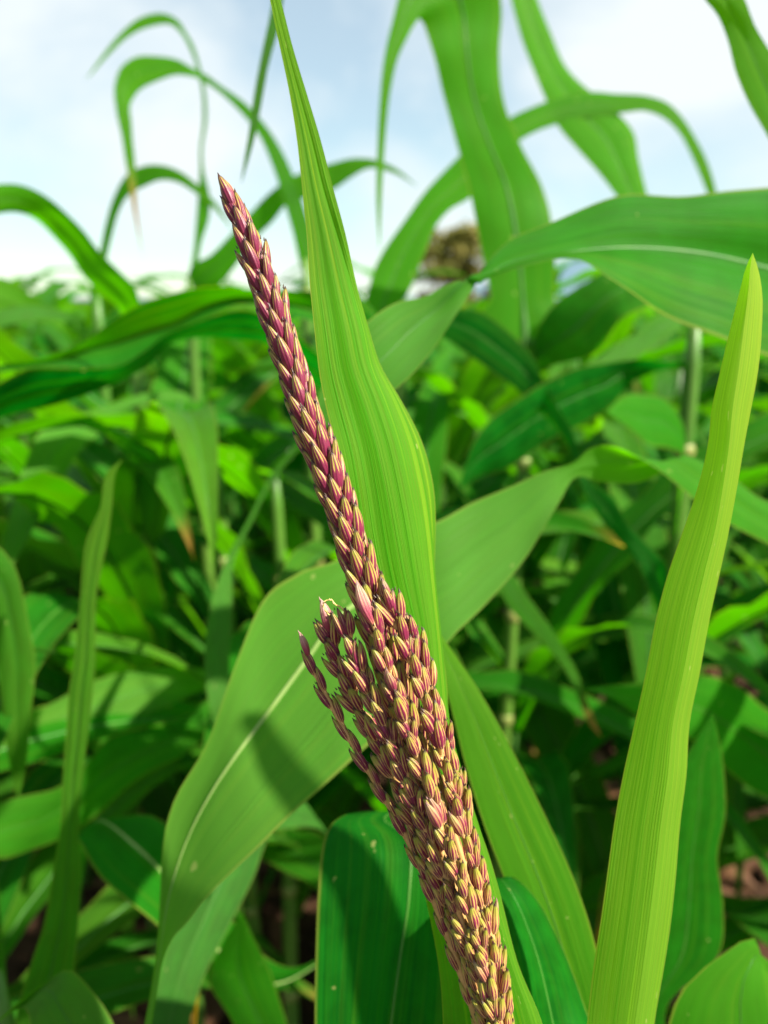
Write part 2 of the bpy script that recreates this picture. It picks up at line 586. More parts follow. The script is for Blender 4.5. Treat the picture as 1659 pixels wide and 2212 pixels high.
# ------------------------------------------------------------------ generic plants for the rows behind
def generic_leaf(az, z0, L, W, el, droop, tw, seed, base=np.zeros(3), n=26, nc=3):
    r = random.Random(seed)
    th = math.radians(el)
    c = base + np.array([math.cos(az) * 0.012, math.sin(az) * 0.012, z0])
    C, A, B = [], [], []
    ds = L / (n - 1)
    side = r.uniform(-0.5, 0.5)
    azl = az
    for i in range(n):
        v = i / (n - 1)
        d = np.array([math.cos(azl) * math.cos(th), math.sin(azl) * math.cos(th), math.sin(th)])
        w = W * 0.5 * (min(1, 0.34 + v * 2.6) if v < 0.26 else 1.0) * (1 - max(0, (v - 0.35) / 0.65) ** 1.45)
        s = np.array([-math.sin(azl), math.cos(azl), 0])
        up = np.cross(d, s)
        ph = tw * v * v
        hv = s * math.cos(ph) + up * math.sin(ph)
        C.append(c.copy())
        A.append(c - hv * w)
        B.append(c + hv * w)
        c = c + d * ds
        th -= droop * ds * (0.5 + 1.5 * v)
        th = max(th, -1.5)
        azl += side * ds
    C, A, B = map(np.array, (C, A, B))
    lift = np.array([0, 0, 0.16 * W])
    fold = 1 - np.linspace(0, 1, n)[:, None] * 0.6
    return C - lift * fold * 0.5, B + lift * fold * 0.5, A + lift * fold * 0.5


def add_generic_leaves(root, seed, h, count, z_lo=0.25, rib=True, az0=None, lmin=0.75, lmax=1.05, n=26):
    r = random.Random(seed)
    az0 = r.uniform(0, 6.28) if az0 is None else az0
    for i in range(count):
        f = (i + 0.5) / count
        z0 = z_lo + (h - z_lo) * f
        az = az0 + math.pi * (i % 2) + r.uniform(-0.45, 0.45)
        L = r.uniform(lmin, lmax) * (0.75 + 0.5 * math.sin(math.pi * min(1, f + 0.15)))
        W = r.uniform(0.062, 0.088)
        C, A, B = generic_leaf(az, z0, L, W, r.uniform(50, 76), r.uniform(1.5, 2.7), r.uniform(-0.9, 0.9), seed * 31 + i, n=n)
        v, fc, uv = blade(A, C, B, np.zeros(3), 3, 0.16, 0.0, 0.0, seed * 13 + i)
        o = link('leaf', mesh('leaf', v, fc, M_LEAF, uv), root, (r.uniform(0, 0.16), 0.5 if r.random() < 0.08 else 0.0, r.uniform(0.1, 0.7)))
        if rib:
            w = np.linalg.norm(B - A, axis=1)
            k = int(n * 0.95)
            tv, tf = tube(C[:k], np.clip(w[:k] * 0.025, 0.0003, 0.002), np.zeros(3), 6)
            link('midrib', mesh('midrib', tv, tf, M_RIB), o)


def generic_plant(seed, h):
    root = link('maize_plant', None)
    zs = np.linspace(-0.03, h, 14)
    v, f = tube([np.array([0.005 * math.sin(z * 5 + seed), 0, z]) for z in zs], [0.0145 - 0.008 * max(0, z) / h for z in zs], seg=8)
    link('stalk', mesh('stalk', v, f, M_STALK_DEEP), root)
    add_generic_leaves(root, seed, h, 11, 0.30)
    return root


def copy_plant(src, depth_parts=True):
    c = src.copy()
    COL.objects.link(c)
    for ch in src.children:
        d = ch.copy()
        COL.objects.link(d)
        d.parent = c
        if depth_parts:
            for g in ch.children:
                e = g.copy()
                COL.objects.link(e)
                e.parent = d
    return c


# ------------------------------------------------------------------ ground, hills
def ground():
    rad = np.concatenate([[0.0], np.geomspace(0.25, 9, 70), np.geomspace(10, 3500, 30)])
    na = 150
    verts, faces = [(0, 0, 0)], []
    for r_ in rad[1:]:
        for k in range(na):
            a = 2 * math.pi * k / na
            x, y = r_ * math.cos(a), r_ * math.sin(a)
            z = 0.0
            if r_ < 12:
                z = 0.035 * mnoise.noise(Vector((x * 2.3, y * 2.3, 0))) + 0.02 * mnoise.noise(Vector((x * 8, y * 8, 3))) + 0.01 * mnoise.noise(Vector((x * 23, y * 23, 5)))
            verts.append((x, y, z))
    for k in range(na):
        faces.append((0, 1 + k, 1 + (k + 1) % na))
    for i in range(len(rad) - 2):
        for k in range(na):
            a, b = 1 + i * na + k, 1 + i * na + (k + 1) % na
            faces.append((a, a + na, b + na, b))
    tag(link('ground', mesh('ground', verts, faces, M_SOIL)), 'bare reddish brown soil under the maize', kind='structure')


ground()


def hills():
    n, rows = 120, 10
    verts, faces = [], []
    for j in range(rows):
        f = j / (rows - 1)
        for i in range(n):
            a = math.radians(-75 + 150 * i / (n - 1))
            rr = 1500 + 700 * f
            ridge = 105 + 45 * mnoise.noise(Vector((i * 0.10, 2.2, 0))) + 18 * mnoise.noise(Vector((i * 0.37, 7, 0)))
            ridge *= 0.06 + 1.05 / (1 + math.exp(-(math.degrees(a) - 8.5) / 2.0))
            z = ridge * math.sin(f * math.pi / 2) - 3
            verts.append((rr * math.sin(a), rr * math.cos(a), z))
    for j in range(rows - 1):
        for i in range(n - 1):
            a = j * n + i
            faces.append((a, a + 1, a + n + 1, a + n))
    tag(link('hills', mesh('hills', verts, faces, M_HILL)), 'far wooded ridge on the horizon, coloured blue grey for haze', kind='structure')


hills()


# ------------------------------------------------------------------ far tree
def far_tree():
    c = P(985, 640, 38.0)
    root = link('tree', None)
    root.location = (c[0], c[1], 0)
    tag(root, 'olive brown tree far beyond the maize, under the broad upright leaf', 'tree')
    path = [(0, 0, -0.1), (0.03, 0, 0.8), (-0.05, 0.05, 1.7), (0.05, 0, 2.8)]
    v, f = tube(resample(path, 10), np.linspace(0.2, 0.07, 10), seg=9)
    link('trunk', mesh('trunk', v, f, M_BARK), root)
    r = random.Random(3)
    for k in range(6):
        a = k * 1.05
        q = [(0, 0, 1.2 + 0.2 * k), (0.5 * math.cos(a), 0.5 * math.sin(a), 2.1 + 0.2 * k), (1.2 * math.cos(a), 1.2 * math.sin(a), 2.7 + 0.25 * k)]
        v, f = tube(resample(q, 7), np.linspace(0.08, 0.02, 7), seg=6)
        link('limb', mesh('limb', v, f, M_BARK), root)
    verts, faces = [], []
    clumps = [(r.gauss(0, 1.15), r.gauss(0, 1.0), r.uniform(1.2, 4.6)) for _ in range(85)]
    for cx, cy, cz in clumps:
        for _ in range(95):
            d = np.array([r.gauss(0, 1), r.gauss(0, 1), r.gauss(0, 0.8)])
            p = np.array([cx, cy, cz]) + unit(d) * r.uniform(0.1, 0.5)
            u = unit([r.gauss(0, 1), r.gauss(0, 1), r.gauss(0, 1)])
            w = unit(np.cross(u, [r.gauss(0, 1), r.gauss(0, 1), r.gauss(0, 1)]))
            s = r.uniform(0.09, 0.19)
            b = len(verts)
            verts += [p - u * s, p + w * s * 0.5, p + u * s, p - w * s * 0.5]
            faces.append((b, b + 1, b + 2, b + 3))
    link('crown', mesh('crown', verts, faces, M_TREE, smooth=False), root)


far_tree()

# ------------------------------------------------------------------ rows of maize behind
protos = [generic_plant(100 + k, 1.00 + 0.05 * k) for k in range(6)]
spots = []
for row, yy in enumerate((1.55, 2.0, 2.45, 2.95, 3.5, 4.1, 4.8, 5.6)):
    half = yy * 0.62 + 0.35
    step = 0.30 if yy < 3 else 0.36
    for xx in np.arange(-half, half, step):
        spots.append((xx + random.uniform(-0.09, 0.09), yy + random.uniform(-0.12, 0.12)))
for i, (x, y) in enumerate(spots):
    src = protos[i % 6]
    o = src if i < 6 else copy_plant(src, y < 3.2)
    o.location = (x, y, 0)
    o.rotation_euler = (0, 0, random.uniform(0, 6.28))
    s = random.uniform(0.84, 0.98) if y < 2.2 else random.uniform(0.84, 1.08)
    o.scale = (s, s, s)
    tag(o, 'green maize plant around the tassel, the outer ones added out of view for shade', 'maize plant', 'maize plants in the rows behind')
    for ch in o.children:
        if ch.name.startswith('leaf'):
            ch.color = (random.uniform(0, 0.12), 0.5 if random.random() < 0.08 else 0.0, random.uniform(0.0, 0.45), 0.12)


def far_field():
    r = random.Random(11)
    verts, faces, uvs = [], [], []
    for _ in range(2200):
        y = 6.2 + 30 * r.random() ** 1.5
        x = r.uniform(-1, 1) * (y * 1.05 + 1.5)
        h = r.uniform(0.75, 1.0)
        az = r.uniform(0, 6.28)
        for i in range(9):
            z0 = 0.2 + (h - 0.2) * (i + 0.5) / 9
            C, A, B = generic_leaf(az + math.pi * (i % 2) + r.uniform(-0.4, 0.4), z0, r.uniform(0.6, 0.95), 0.10, r.uniform(48, 72), r.uniform(2, 3.4), r.uniform(-1, 1), r.randrange(9999), np.array([x, y, 0]), n=7)
            b = len(verts)
            for k in range(7):
                verts += [A[k], B[k]]
                uvs += [(0.1, k / 6), (0.9, k / 6)]
            for k in range(6):
                a = b + 2 * k
                faces.append((a, a + 1, a + 3, a + 2))
    o = link('maize_field', mesh('maize_field', verts, faces, M_LEAF, uvs), None, (0.1, 0, 0.5))
    tag(o, 'far part of the maize field', kind='stuff')


far_field()


def litter():
    r = random.Random(5)
    verts, faces = [], []
    for _ in range(330):
        y = r.uniform(0.7, 3.6)
        x = r.uniform(-1, 1) * (y * 0.6 + 0.2)
        az, L, W = r.uniform(0, 6.28), r.uniform(0.05, 0.2), r.uniform(0.02, 0.05)
        b = len(verts)
        for k in range(6):
            v = k / 5
            w = W * math.sin(math.pi * (0.08 + 0.9 * v))
            cx, cy = x + math.cos(az) * L * (v - 0.5), y + math.sin(az) * L * (v - 0.5)
            z = 0.03 + 0.03 * math.sin(math.pi * v + r.uniform(-0.2, 0.2)) + r.uniform(0, 0.01)
            for u in (-1, 0, 1):
                verts.append((cx - math.sin(az) * w * u, cy + math.cos(az) * w * u, z + 0.4 * w * abs(u)))
        for k in range(5):
            for u in range(2):
                a = b + k * 3 + u
                faces.append((a, a + 1, a + 4, a + 3))
    tag(link('leaf_litter', mesh('leaf_litter', verts, faces, M_LITTER)), 'dry brown leaves lying on the soil', kind='stuff')


litter()

# ------------------------------------------------------------------ plants of the middle distance, each with the leaves the photograph shows
G = (0.02, 0.0, 0.25)
S1 = Plant('maize plant whose broad arching leaf leaves the picture at left against the sky', 290, 690, 0.95, top_py=660)
S1.leaf(E(0.95, 0.72, (262, 690, 306, 690), (255, 664, 302, 656), (219, 635, 292, 620), (182, 599, 260, 588), (151, 552, 213, 541), (120, 516, 182, 500), (83, 479, 146, 463), (47, 461, 104, 427), (0, 461, 52, 401), (-60, 490, -20, 400), (-150, 590, -130, 480), (-230, 760)), z=S1.top - 0.03, col=(0.12, 0, 0.85))
S2 = Plant('slim maize plant with a thin leaf arching like a hoop beside the scorched leaf', 203, 660, 1.12, top_py=640)
S2.leaf(E(1.12, 1.02, (195, 650, 212, 650), (216, 541, 230, 562), (229, 479, 242, 510), (245, 427, 257, 458), (271, 380, 278, 422), (307, 359, 312, 403), (344, 356, 344, 390), (385, 368, 380, 393), (427, 399, 417, 414), (469, 441, 461, 450), (505, 500)), z=S2.top - 0.03, col=(0.12, 0, 0.85))
S2.leaf(E(1.15, 1.0, (142, 676, 130, 702), (100, 660, 70, 695), (60, 632, 20, 690), (0, 600, -40, 680), (-120, 640)), z=S2.top - 0.06, col=(0.12, 0, 0.85))
S2.leaf(E(1.0, 0.9, (165, 683, 160, 694), (85, 661, 92, 690), (0, 668, 0, 704), (-120, 720)), z=S2.top - 0.1, col=G)
S3 = Plant('tall maize plant with a thread thin twisted leaf bending back at its top', 415, 600, 1.1, top_py=598)
S3.leaf(E(1.1, 1.05, (412, 590, 428, 585), (418, 540, 434, 530), (424, 470, 452, 470), (428, 415, 453, 420), (431, 370, 441, 370), (431, 323, 438, 323), (438, 260, 447, 260), (437, 215, 446, 215), (426, 150, 434, 150), (407, 100, 414, 90), (398, 82, 402, 70), (370, 54, 385, 44), (325, 58, 355, 29), (280, 78, 312, 34), (234, 120, 270, 62), (205, 152, 229, 109), (183, 175)), z=S3.top - 0.02, n=80, gutter=0.1, col=(0.12, 0, 0.85))
S3.leaf(E(1.1, 1.0, (405, 615, 440, 632), (411, 578, 474, 615), (453, 552, 510, 573), (495, 510, 547, 521), (542, 458, 589, 479), (589, 411, 625, 437), (635, 380, 670, 425), (719, 352, 724, 408), (760, 342, 755, 386), (807, 344, 797, 364), (854, 363, 850, 374), (905, 405)), z=S3.top - 0.05, col=(0.12, 0, 0.85))
S4 = Plant('maize plant behind the flag leaf, one drooping leaf scorched yellow near its tip', 672, 640, 1.05, top_py=560)
S4.leaf(E(1.05, 0.98, (655, 590, 690, 580), (632, 500, 672, 500), (611, 427, 651, 427), (589, 360, 621, 350), (561, 296, 585, 286), (513, 236, 529, 222), (465, 193, 473, 182), (428, 170, 436, 156), (424, 168, 417, 147), (385, 162, 385, 129), (344, 174, 338, 121), (302, 195, 290, 124), (284, 221, 258, 150), (281, 236, 247, 187), (284, 260, 251, 240), (287, 302, 262, 292), (292, 350, 270, 345), (294, 396, 276, 380), (295, 440, 284, 432), (310, 562)), z=S4.top - 0.02, n=90, gutter=0.1, col=(0.12, 1.0, 0.85), label='drooping leaf with a scorched yellow brown band')

M_ = Plant('tall maize plant with the broadest upright leaf, folded over above the picture', 1133, 870, 0.88, top_py=730, r=0.0095)
M_.leaf([((1090, 770, .86), (1172, 770, .86)), ((1060, 640, .85), (1197, 640, .86)), ((1036, 520, .84), (1196, 520, .85)), ((1010, 400, .82), (1172, 400, .85)), ((985, 300, .80), (1122, 310, .83)),
         ((955, 200, .79), (1090, 220, .81)), ((935, 110, .77), (1079, 110, .80)), ((915, 50, .76), (1080, 0, .79)), ((906, 42, .755), (1070, -60, .775)), ((901, 46, .75), (980, -125, .76)), ((894, 56, .745), (885, -60, .745)),
         ((880, 82, .74), (845, 56, .735)), ((860, 125, .735), (829, 130, .73)), ((845, 190, .73), (820, 220, .725)), ((836, 260, .725), (815, 320, .72)), ((826, 400, .72), (813, 430, .715)), (820, 545, .71)],
        z=M_.top - 0.02, n=90, gutter=0.2, rib=1.6, ripple=0.04, col=(0.12, 0, 0.7), w0=0.016)
M_.leaf([((1150, 745, .86), (1175, 800, .86)), ((1200, 655, .84), (1292, 760, .80)), ((1285, 598, .83), (1342, 690, .78)), ((1380, 550, .83), (1425, 650, .78)), (1540, 540, .8)], z=M_.top - 0.03, col=(0.06, 0, 0.35))
K = Plant('maize plant hidden behind the tassel and flag leaf, leaf hooping across the sky', 868, 800, 0.92, top_py=660)
K.leaf(E(0.92, 1.0, (790, 660, 860, 670), (800, 609, 880, 637), (827, 544, 919, 544), (876, 473, 941, 490), (919, 413, 974, 452), (963, 366, 1012, 430), (1020, 312, 1058, 380), (1062, 285, 1085, 342), (1100, 255, 1120, 306), (1148, 232, 1164, 282), (1190, 216, 1205, 268), (1240, 203, 1250, 256), (1280, 198, 1292, 250), (1327, 202, 1347, 244), (1398, 207, 1398, 241), (1442, 222, 1436, 257), (1476, 256, 1468, 289), (1503, 299, 1489, 327), (1530, 354, 1511, 376), (1547, 411, 1526, 414), (1560, 490)), z=K.top - 0.03, n=90, col=(0.12, 0, 0.85))
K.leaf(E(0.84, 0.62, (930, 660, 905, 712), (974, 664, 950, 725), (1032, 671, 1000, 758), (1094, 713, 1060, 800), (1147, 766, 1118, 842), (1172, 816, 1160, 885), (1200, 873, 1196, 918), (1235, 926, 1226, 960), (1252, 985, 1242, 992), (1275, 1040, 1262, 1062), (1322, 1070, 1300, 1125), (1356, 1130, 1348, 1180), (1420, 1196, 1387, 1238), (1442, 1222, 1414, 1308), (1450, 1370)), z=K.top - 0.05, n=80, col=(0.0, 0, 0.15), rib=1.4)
K.leaf(E(0.75, 0.62, (1055, 1180, 1035, 1200), (1098, 1228, 1066, 1243), (1140, 1288, 1100, 1312), (1184, 1348, 1152, 1368), (1216, 1398, 1194, 1412), (1245, 1448, 1226, 1456), (1266, 1506, 1250, 1514), (1287, 1560, 1274, 1566), (1300, 1594)), z=0.95, n=60, col=(0.08, 0.45, 0.35), label='thin drooping leaf with a dry orange tip')
K.leaf([((760, 640, .76), (765, 690, .78), (770, 722, .78)), ((673, 628, .74), (682, 668, .76), (690, 702, .75)), ((592, 626, .72), (597, 650, .745), (600, 664, .73)), ((530, 623, .71), (525, 642, .735), (523, 657, .72)), ((465, 619, .695), (448, 662, .73), (440, 692, .69)), ((402, 626, .685), (380, 700, .73), (366, 730, .665)),
         ((317, 652, .67), (306, 722, .715), (298, 773, .64)), ((254, 685, .66), (250, 742, .70), (250, 796, .62)), ((195, 728, .64), (188, 757, .675), (190, 798, .60)), ((148, 753, .63), (132, 775, .65), (123, 794, .60)), ((85, 774, .61), (74, 784, .62), (70, 795, .60)), ((0, 790, .60), (-10, 806, .60)), (-110, 850, .6)],
       z=K.top - 0.08, n=80, flip=True, col=(0.02, 0, 0.30, 0.3), gutter=0.3, rib=0.8)
K.leaf(E(0.74, 0.55, (745, 800, 725, 880, .055), (688, 763, 672, 825, .055), (630, 718, 632, 790, .055), (570, 680, 575, 742, .055), (516, 669, 510, 735, .055), (423, 696, 430, 730, .055), (364, 720, 372, 740, .055), (300, 768, 320, 790, .055), (250, 792, 258, 824, .055), (150, 795, 172, 858, .055), (63, 797, 82, 884, .055), (0, 828, -4, 906, .055), (-90, 890, -80, 960, .055), (-180, 1010)), z=1.12, n=80, flip=True, col=(0.0, 0, 0.0))  # shade over this leaf is put into its darkest green
K.leaf(rows_c((655, 955, .74, 12, 70), (600, 1015, .72, 10, 72), (540, 1125, .68, 10, 72), (497, 1212, .64, 16, 60), (480, 1300, .6, 44, 20), (469, 1400, .58, 54, 10), (469, 1480, .57, 48, 10), (467, 1535, .56, 26, 10), (465, 1578, .56, 2, 0)), z=1.0, n=60, col=(0.03, 0, 0.3))
R_ = Plant('maize plant with a thick bare pale stalk standing left of the yellow blade', 1494, 850, 0.86, top_py=690, r=0.0125)
R_.leaf([((1395, 505, .88), (1425, 495, .88)), ((1333, 425, .90), (1399, 422, .91)), ((1290, 370, .92), (1380, 345, .94)), ((1246, 321, .94), (1366, 280, .97)), ((1202, 267, .96), (1302, 216, .99)), ((1175, 207, .98), (1262, 186, 1.01)),
         ((1148, 141, 1.0), (1220, 140, 1.03)), ((1126, 82, 1.02), (1190, 71, 1.04)), ((1104, 0, 1.03), (1162, 0, 1.05)), ((1080, -110, 1.05), (1130, -110, 1.06)), ((1040, -190, 1.08), (1080, -210, 1.08)), (980, -200, 1.1)], z=R_.top - 0.02, n=70, col=(0.13, 0, 0.8), rib=1.3, gutter=0.5)
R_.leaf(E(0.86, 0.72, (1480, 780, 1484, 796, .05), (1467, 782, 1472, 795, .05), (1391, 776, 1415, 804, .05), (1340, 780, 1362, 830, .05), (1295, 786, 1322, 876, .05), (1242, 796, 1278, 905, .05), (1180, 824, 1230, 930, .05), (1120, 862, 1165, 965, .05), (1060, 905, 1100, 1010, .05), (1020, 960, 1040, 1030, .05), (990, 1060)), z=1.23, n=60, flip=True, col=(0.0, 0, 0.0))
R_.leaf(E(0.86, 0.80, (1485, 700, 1488, 722), (1440, 680, 1470, 712), (1365, 726, 1402, 756), (1290, 768, 1330, 796), (1235, 822)), z=1.27, col=(0.05, 0, 0.6))
R_.leaf(E(0.84, 0.66, (1476, 990, 1478, 930), (1444, 968, 1440, 866), (1404, 962, 1380, 852), (1360, 925, 1345, 858), (1310, 890)), z=1.08, col=(0.03, 0, 0.9))
R_.leaf(E(0.70, 0.58, (1690, 1730, 1690, 1560), (1640, 1715, 1640, 1520), (1590, 1680, 1600, 1485), (1500, 1600, 1512, 1457), (1385, 1548, 1390, 1474), (1320, 1508, 1302, 1482), (1262, 1488)), z=0.85, n=50, col=(0.03, 0, 0.8))
Q1 = Plant('maize plant with a slender jointed stalk seen between the blades left of the tassel', 490, 1180, 1.0, top_py=960, r=0.0105)
Q1.leaf(E(0.96, 0.7, (400, 850, 420, 872), (330, 846, 345, 868), (254, 868, 262, 888), (190, 890, 210, 940), (140, 904, 172, 974), (85, 935, 140, 1030), (48, 1020, 120, 1062), (22, 1110, 85, 1120), (5, 1180, 40, 1200), (-5, 1260)), z=1.05, n=60, col=(0.05, 0, 0.9))
Q1.leaf(E(0.85, 0.6, (480, 1460, 480, 1490), (437, 1447, 437, 1492), (390, 1440, 385, 1515), (286, 1448, 312, 1545), (198, 1474, 205, 1590), (78, 1536, 82, 1606), (0, 1562, 0, 1612), (-120, 1600)), z=0.78, n=50, col=(0.10, 0, 0.9))
Q2 = Plant('maize plant with a knobbly pale stalk close beside the purple spike', 595, 1180, 1.0, top_py=1010, r=0.0105)
Q2.leaf(E(0.8, 0.55, (500, 1490, 490, 1550), (455, 1508, 455, 1585), (395, 1548, 388, 1636), (312, 1572, 292, 1686), (234, 1594, 210, 1760), (193, 1642, 130, 1812), (130, 1700, 60, 1838), (0, 1735, 0, 1855), (-120, 1840)), z=0.80, n=50, flip=True, col=(0.05, 0, 0.55))
U = Plant('low maize plant with dark leaves in the shade under the long pale leaf', 785, 2050, 0.62, top_py=1960, r=0.010)
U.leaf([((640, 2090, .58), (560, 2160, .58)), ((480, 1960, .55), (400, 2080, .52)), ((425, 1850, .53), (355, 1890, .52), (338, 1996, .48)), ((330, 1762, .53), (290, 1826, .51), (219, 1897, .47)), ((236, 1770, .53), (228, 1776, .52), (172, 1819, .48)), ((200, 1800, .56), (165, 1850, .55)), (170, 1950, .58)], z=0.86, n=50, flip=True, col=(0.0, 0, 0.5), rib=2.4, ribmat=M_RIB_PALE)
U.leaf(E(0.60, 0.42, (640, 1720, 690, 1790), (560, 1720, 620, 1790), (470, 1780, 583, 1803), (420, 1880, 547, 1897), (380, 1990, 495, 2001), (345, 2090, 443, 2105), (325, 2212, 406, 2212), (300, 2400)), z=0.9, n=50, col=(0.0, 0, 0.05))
U.leaf(E(0.58, 0.50, (560, 2350, 660, 2350), (505, 2212, 620, 2212), (452, 2112, 582, 2095), (480, 2042, 550, 2030), (522, 1968)), z=0.72, col=(0.05, 0, 0.8))
W = Plant('maize plant at the left edge, one narrow blade standing up and one hanging', 10, 2360, 0.46, top_z=0.98, r=0.0105)
W.leaf(E(0.44, 0.43, (20, 2330, 130, 2330), (38, 2180, 150, 2180), (68, 2079, 161, 2079), (94, 2001, 169, 2001), (112, 1897, 174, 1897), (130, 1793, 170, 1793), (136, 1688, 177, 1688), (143, 1584, 190, 1584), (151, 1480, 202, 1480), (159, 1437, 205, 1437), (168, 1353, 206, 1353), (174, 1289, 208, 1289), (178, 1226, 220, 1226), (188, 1162, 233, 1162), (216, 1099, 241, 1099), (236, 1014, 252, 1014), (266, 992)), z=0.9, n=80, col=(0.16, 0, 0.35), pleat=0.12, gutter=0.5)
W.leaf(E(0.50, 0.50, (-120, 1240, -60, 1140), (-30, 1290, 30, 1220), (-14, 1350, 62, 1350), (-4, 1430, 76, 1430), (5, 1530, 68, 1530), (20, 1650, 57, 1650), (40, 1728)), z=0.93, n=50, flip=True, col=(0.10, 0, 0.3), gutter=0.6)
W.leaf([((250, 2330, .36), (150, 2400, .34)), ((246, 2214, .36), (110, 2310, .33)), ((190, 2130, .36), (70, 2240, .33)), ((152, 2094, .355), (60, 2185, .335)), ((100, 2120, .35), (36, 2180, .35)), ((40, 2165, .345), (0, 2205, .35)), (-60, 2260, .34)], z=0.88, n=44, col=(0.08, 0, 0.35))
W.leaf(E(0.52, 0.50, (-150, 20, -130, -20), (60, -290, 60, -340), (350, -360, 350, -410), (520, -260, 545, -300), (578, -120, 612, -130), (590, -30, 618, -40), (586, 16, 612, 0), (573, 78, 600, 68), (557, 156, 580, 141), (544, 234, 566, 219), (535, 302, 556, 271), (526, 354, 546, 315), (521, 398)), z=0.96, n=90, col=(0.03, 0, 0.2), label='long leaf arching over, its tip hanging against the sky')
Ee = Plant('maize plant beyond the right edge whose big leaves reach into the picture', 2150, 1000, 0.50, top_z=1.5, r=0.0115)
Ee.leaf([((1860, 440, .47), (1860, 640, .48), (1860, 830, .45)), ((1659, 403, .44), (1659, 580, .45), (1659, 766, .42)), ((1500, 423, .43), (1500, 545, .43), (1482, 702, .41)), ((1330, 426, .42), (1330, 535, .415), (1332, 614, .395)), ((1190, 480, .41), (1215, 546, .405), (1240, 558, .39)),
         ((1100, 520, .40), (1115, 562, .395), (1130, 576, .388)), ((1044, 578, .39), (1040, 594, .384), (1048, 604, .388)), ((1032, 606, .388), (1010, 600, .372), (1026, 612, .380)), ((1012, 640, .378), (994, 618, .370), (990, 606, .378)), ((985, 680, .37), (955, 658, .372), (925, 637, .375)), ((930, 762, .36), (890, 712, .365), (860, 652, .37)),
         ((870, 828, .35), (830, 772, .355), (800, 690, .36)), ((790, 885, .345), (760, 832, .35), (730, 762, .355)), (660, 940, .345)], z=1.40, n=90, ripple=0.03, flip=True, col=(0.04, 0, 0.55), rib=1.3, gutter=0.5)
Ee.leaf(E(0.46, 0.42, (1790, 480, 1850, 420), (1715, 400, 1790, 350), (1659, 296, 1750, 290), (1615, 218, 1716, 210), (1588, 152, 1690, 150), (1572, 87, 1652, 92), (1550, 33, 1628, 49), (1523, 0, 1610, 0), (1480, -70, 1560, -80), (1400, -160)), z=1.46, n=60, col=(0.16, 0, 0.9))
Ee.leaf([((1830, 1250, .50), (1830, 1090, .50)), ((1659, 1174, .47), (1659, 1083, .49)), ((1500, 1080, .44), (1535, 1003, .47)), ((1420, 1016, .43), (1475, 984, .46)), ((1372, 985, .425), (1440, 1012, .455)), ((1322, 962, .42), (1380, 1043, .45)), ((1275, 967, .415), (1300, 1042, .44)), ((1238, 999, .41), (1246, 1030, .42)),
         ((1180, 1017, .405), (1205, 1090, .40)), ((1100, 1052, .40), (1128, 1215, .385)), ((1020, 1086, .395), (1045, 1310, .37)), ((940, 1130, .385), (960, 1397, .355)), ((830, 1170, .38), (845, 1270, .373), (880, 1525, .345)), ((720, 1212, .37), (740, 1325, .363), (760, 1642, .335)),
         ((640, 1240, .365), (655, 1436, .355), (690, 1706, .33)), ((560, 1312, .36), (575, 1545, .348), (622, 1766, .325)), ((500, 1460, .35), (515, 1625, .34), (560, 1828, .32)), ((450, 1600, .345), (458, 1710, .337), (500, 1885, .318)), ((374, 1735, .34), (402, 1820, .335), (440, 1946, .318)), ((350, 1850, .335), (368, 1925, .33), (400, 1998, .318)),
         ((345, 1950, .33), (356, 1985, .327), (375, 2024, .32)), ((340, 2030, .328), (356, 2062, .322)), ((324, 2150, .325), (338, 2150, .322)), ((300, 2270, .32), (316, 2270, .32)), (270, 2400, .32)],
        z=1.22, n=130, nc=8, ripple=0.035, col=(0.10, 0, 0.75), rib=1.7, rib_from=0.63, gutter=0.35, ribmat=M_RIB_PALE, label='long twisted pale leaf with a bright midrib')
Ff = Plant('maize plant low at the right edge, broad leaves curling below the yellow blade', 1830, 2300, 0.48, top_z=0.86, r=0.0105)
Ff.leaf(E(0.46, 0.44, (1420, 2300, 1470, 2330), (1385, 2180, 1440, 2176), (1395, 2060, 1552, 2064), (1415, 1950, 1562, 1950), (1440, 1850, 1550, 1850), (1450, 1760, 1567, 1760), (1470, 1660, 1562, 1650), (1540, 1540)), n=50, col=(0.02, 0, 0.45))
Ff.leaf([((1560, 2420, .36), (1800, 2420, .38)), ((1442, 2236, .335), (1760, 2330, .36)), ((1460, 2164, .33), (1730, 2250, .355)), ((1512, 2098, .33), (1690, 2150, .35)), ((1590, 2040, .335), (1660, 2105, .35)), ((1640, 2060, .36), (1670, 2120, .37)), (1720, 2140, .4)], z=0.72, n=44, col=(0.08, 0, 0.75))

# lower leaves of these plants, and plants standing between, which fill the shade; those out of view are added to cast it
for k, (pl, h) in enumerate(((S1, 1.1), (S2, 1.1), (S3, 1.1), (S4, 1.05), (M_, 0.95), (K, 0.95), (R_, 0.95), (Q1, 0.95), (Q2, 0.95))):
    add_generic_leaves(pl.root, 500 + k, h, 7, 0.32)
near = [(-0.95, 1.15), (-0.62, 1.28), (-0.12, 1.32), (0.22, 1.22), (0.55, 1.3), (0.9, 1.2), (-0.85, 0.8), (0.85, 0.85), (0.18, 0.95), (-0.35, 1.02), (0.95, 0.62), (1.15, 0.3), (-0.6, 0.2), (-0.75, 0.55), (-0.6, -0.3), (1.3, 0.85)]
for i, (x, y) in enumerate(near):
    o = copy_plant(protos[(i * 5 + 2) % 6])
    o.location = (x, y, 0)
    o.rotation_euler = (0, 0, 1.3 * i)
    s = 0.80 + 0.03 * (i % 4) + (0.12 if i >= 10 else 0)
    o.scale = (s, s, s)
    tag(o, 'green maize plant around the tassel, the outer ones added out of view for shade', 'maize plant', 'maize plants in the rows behind')

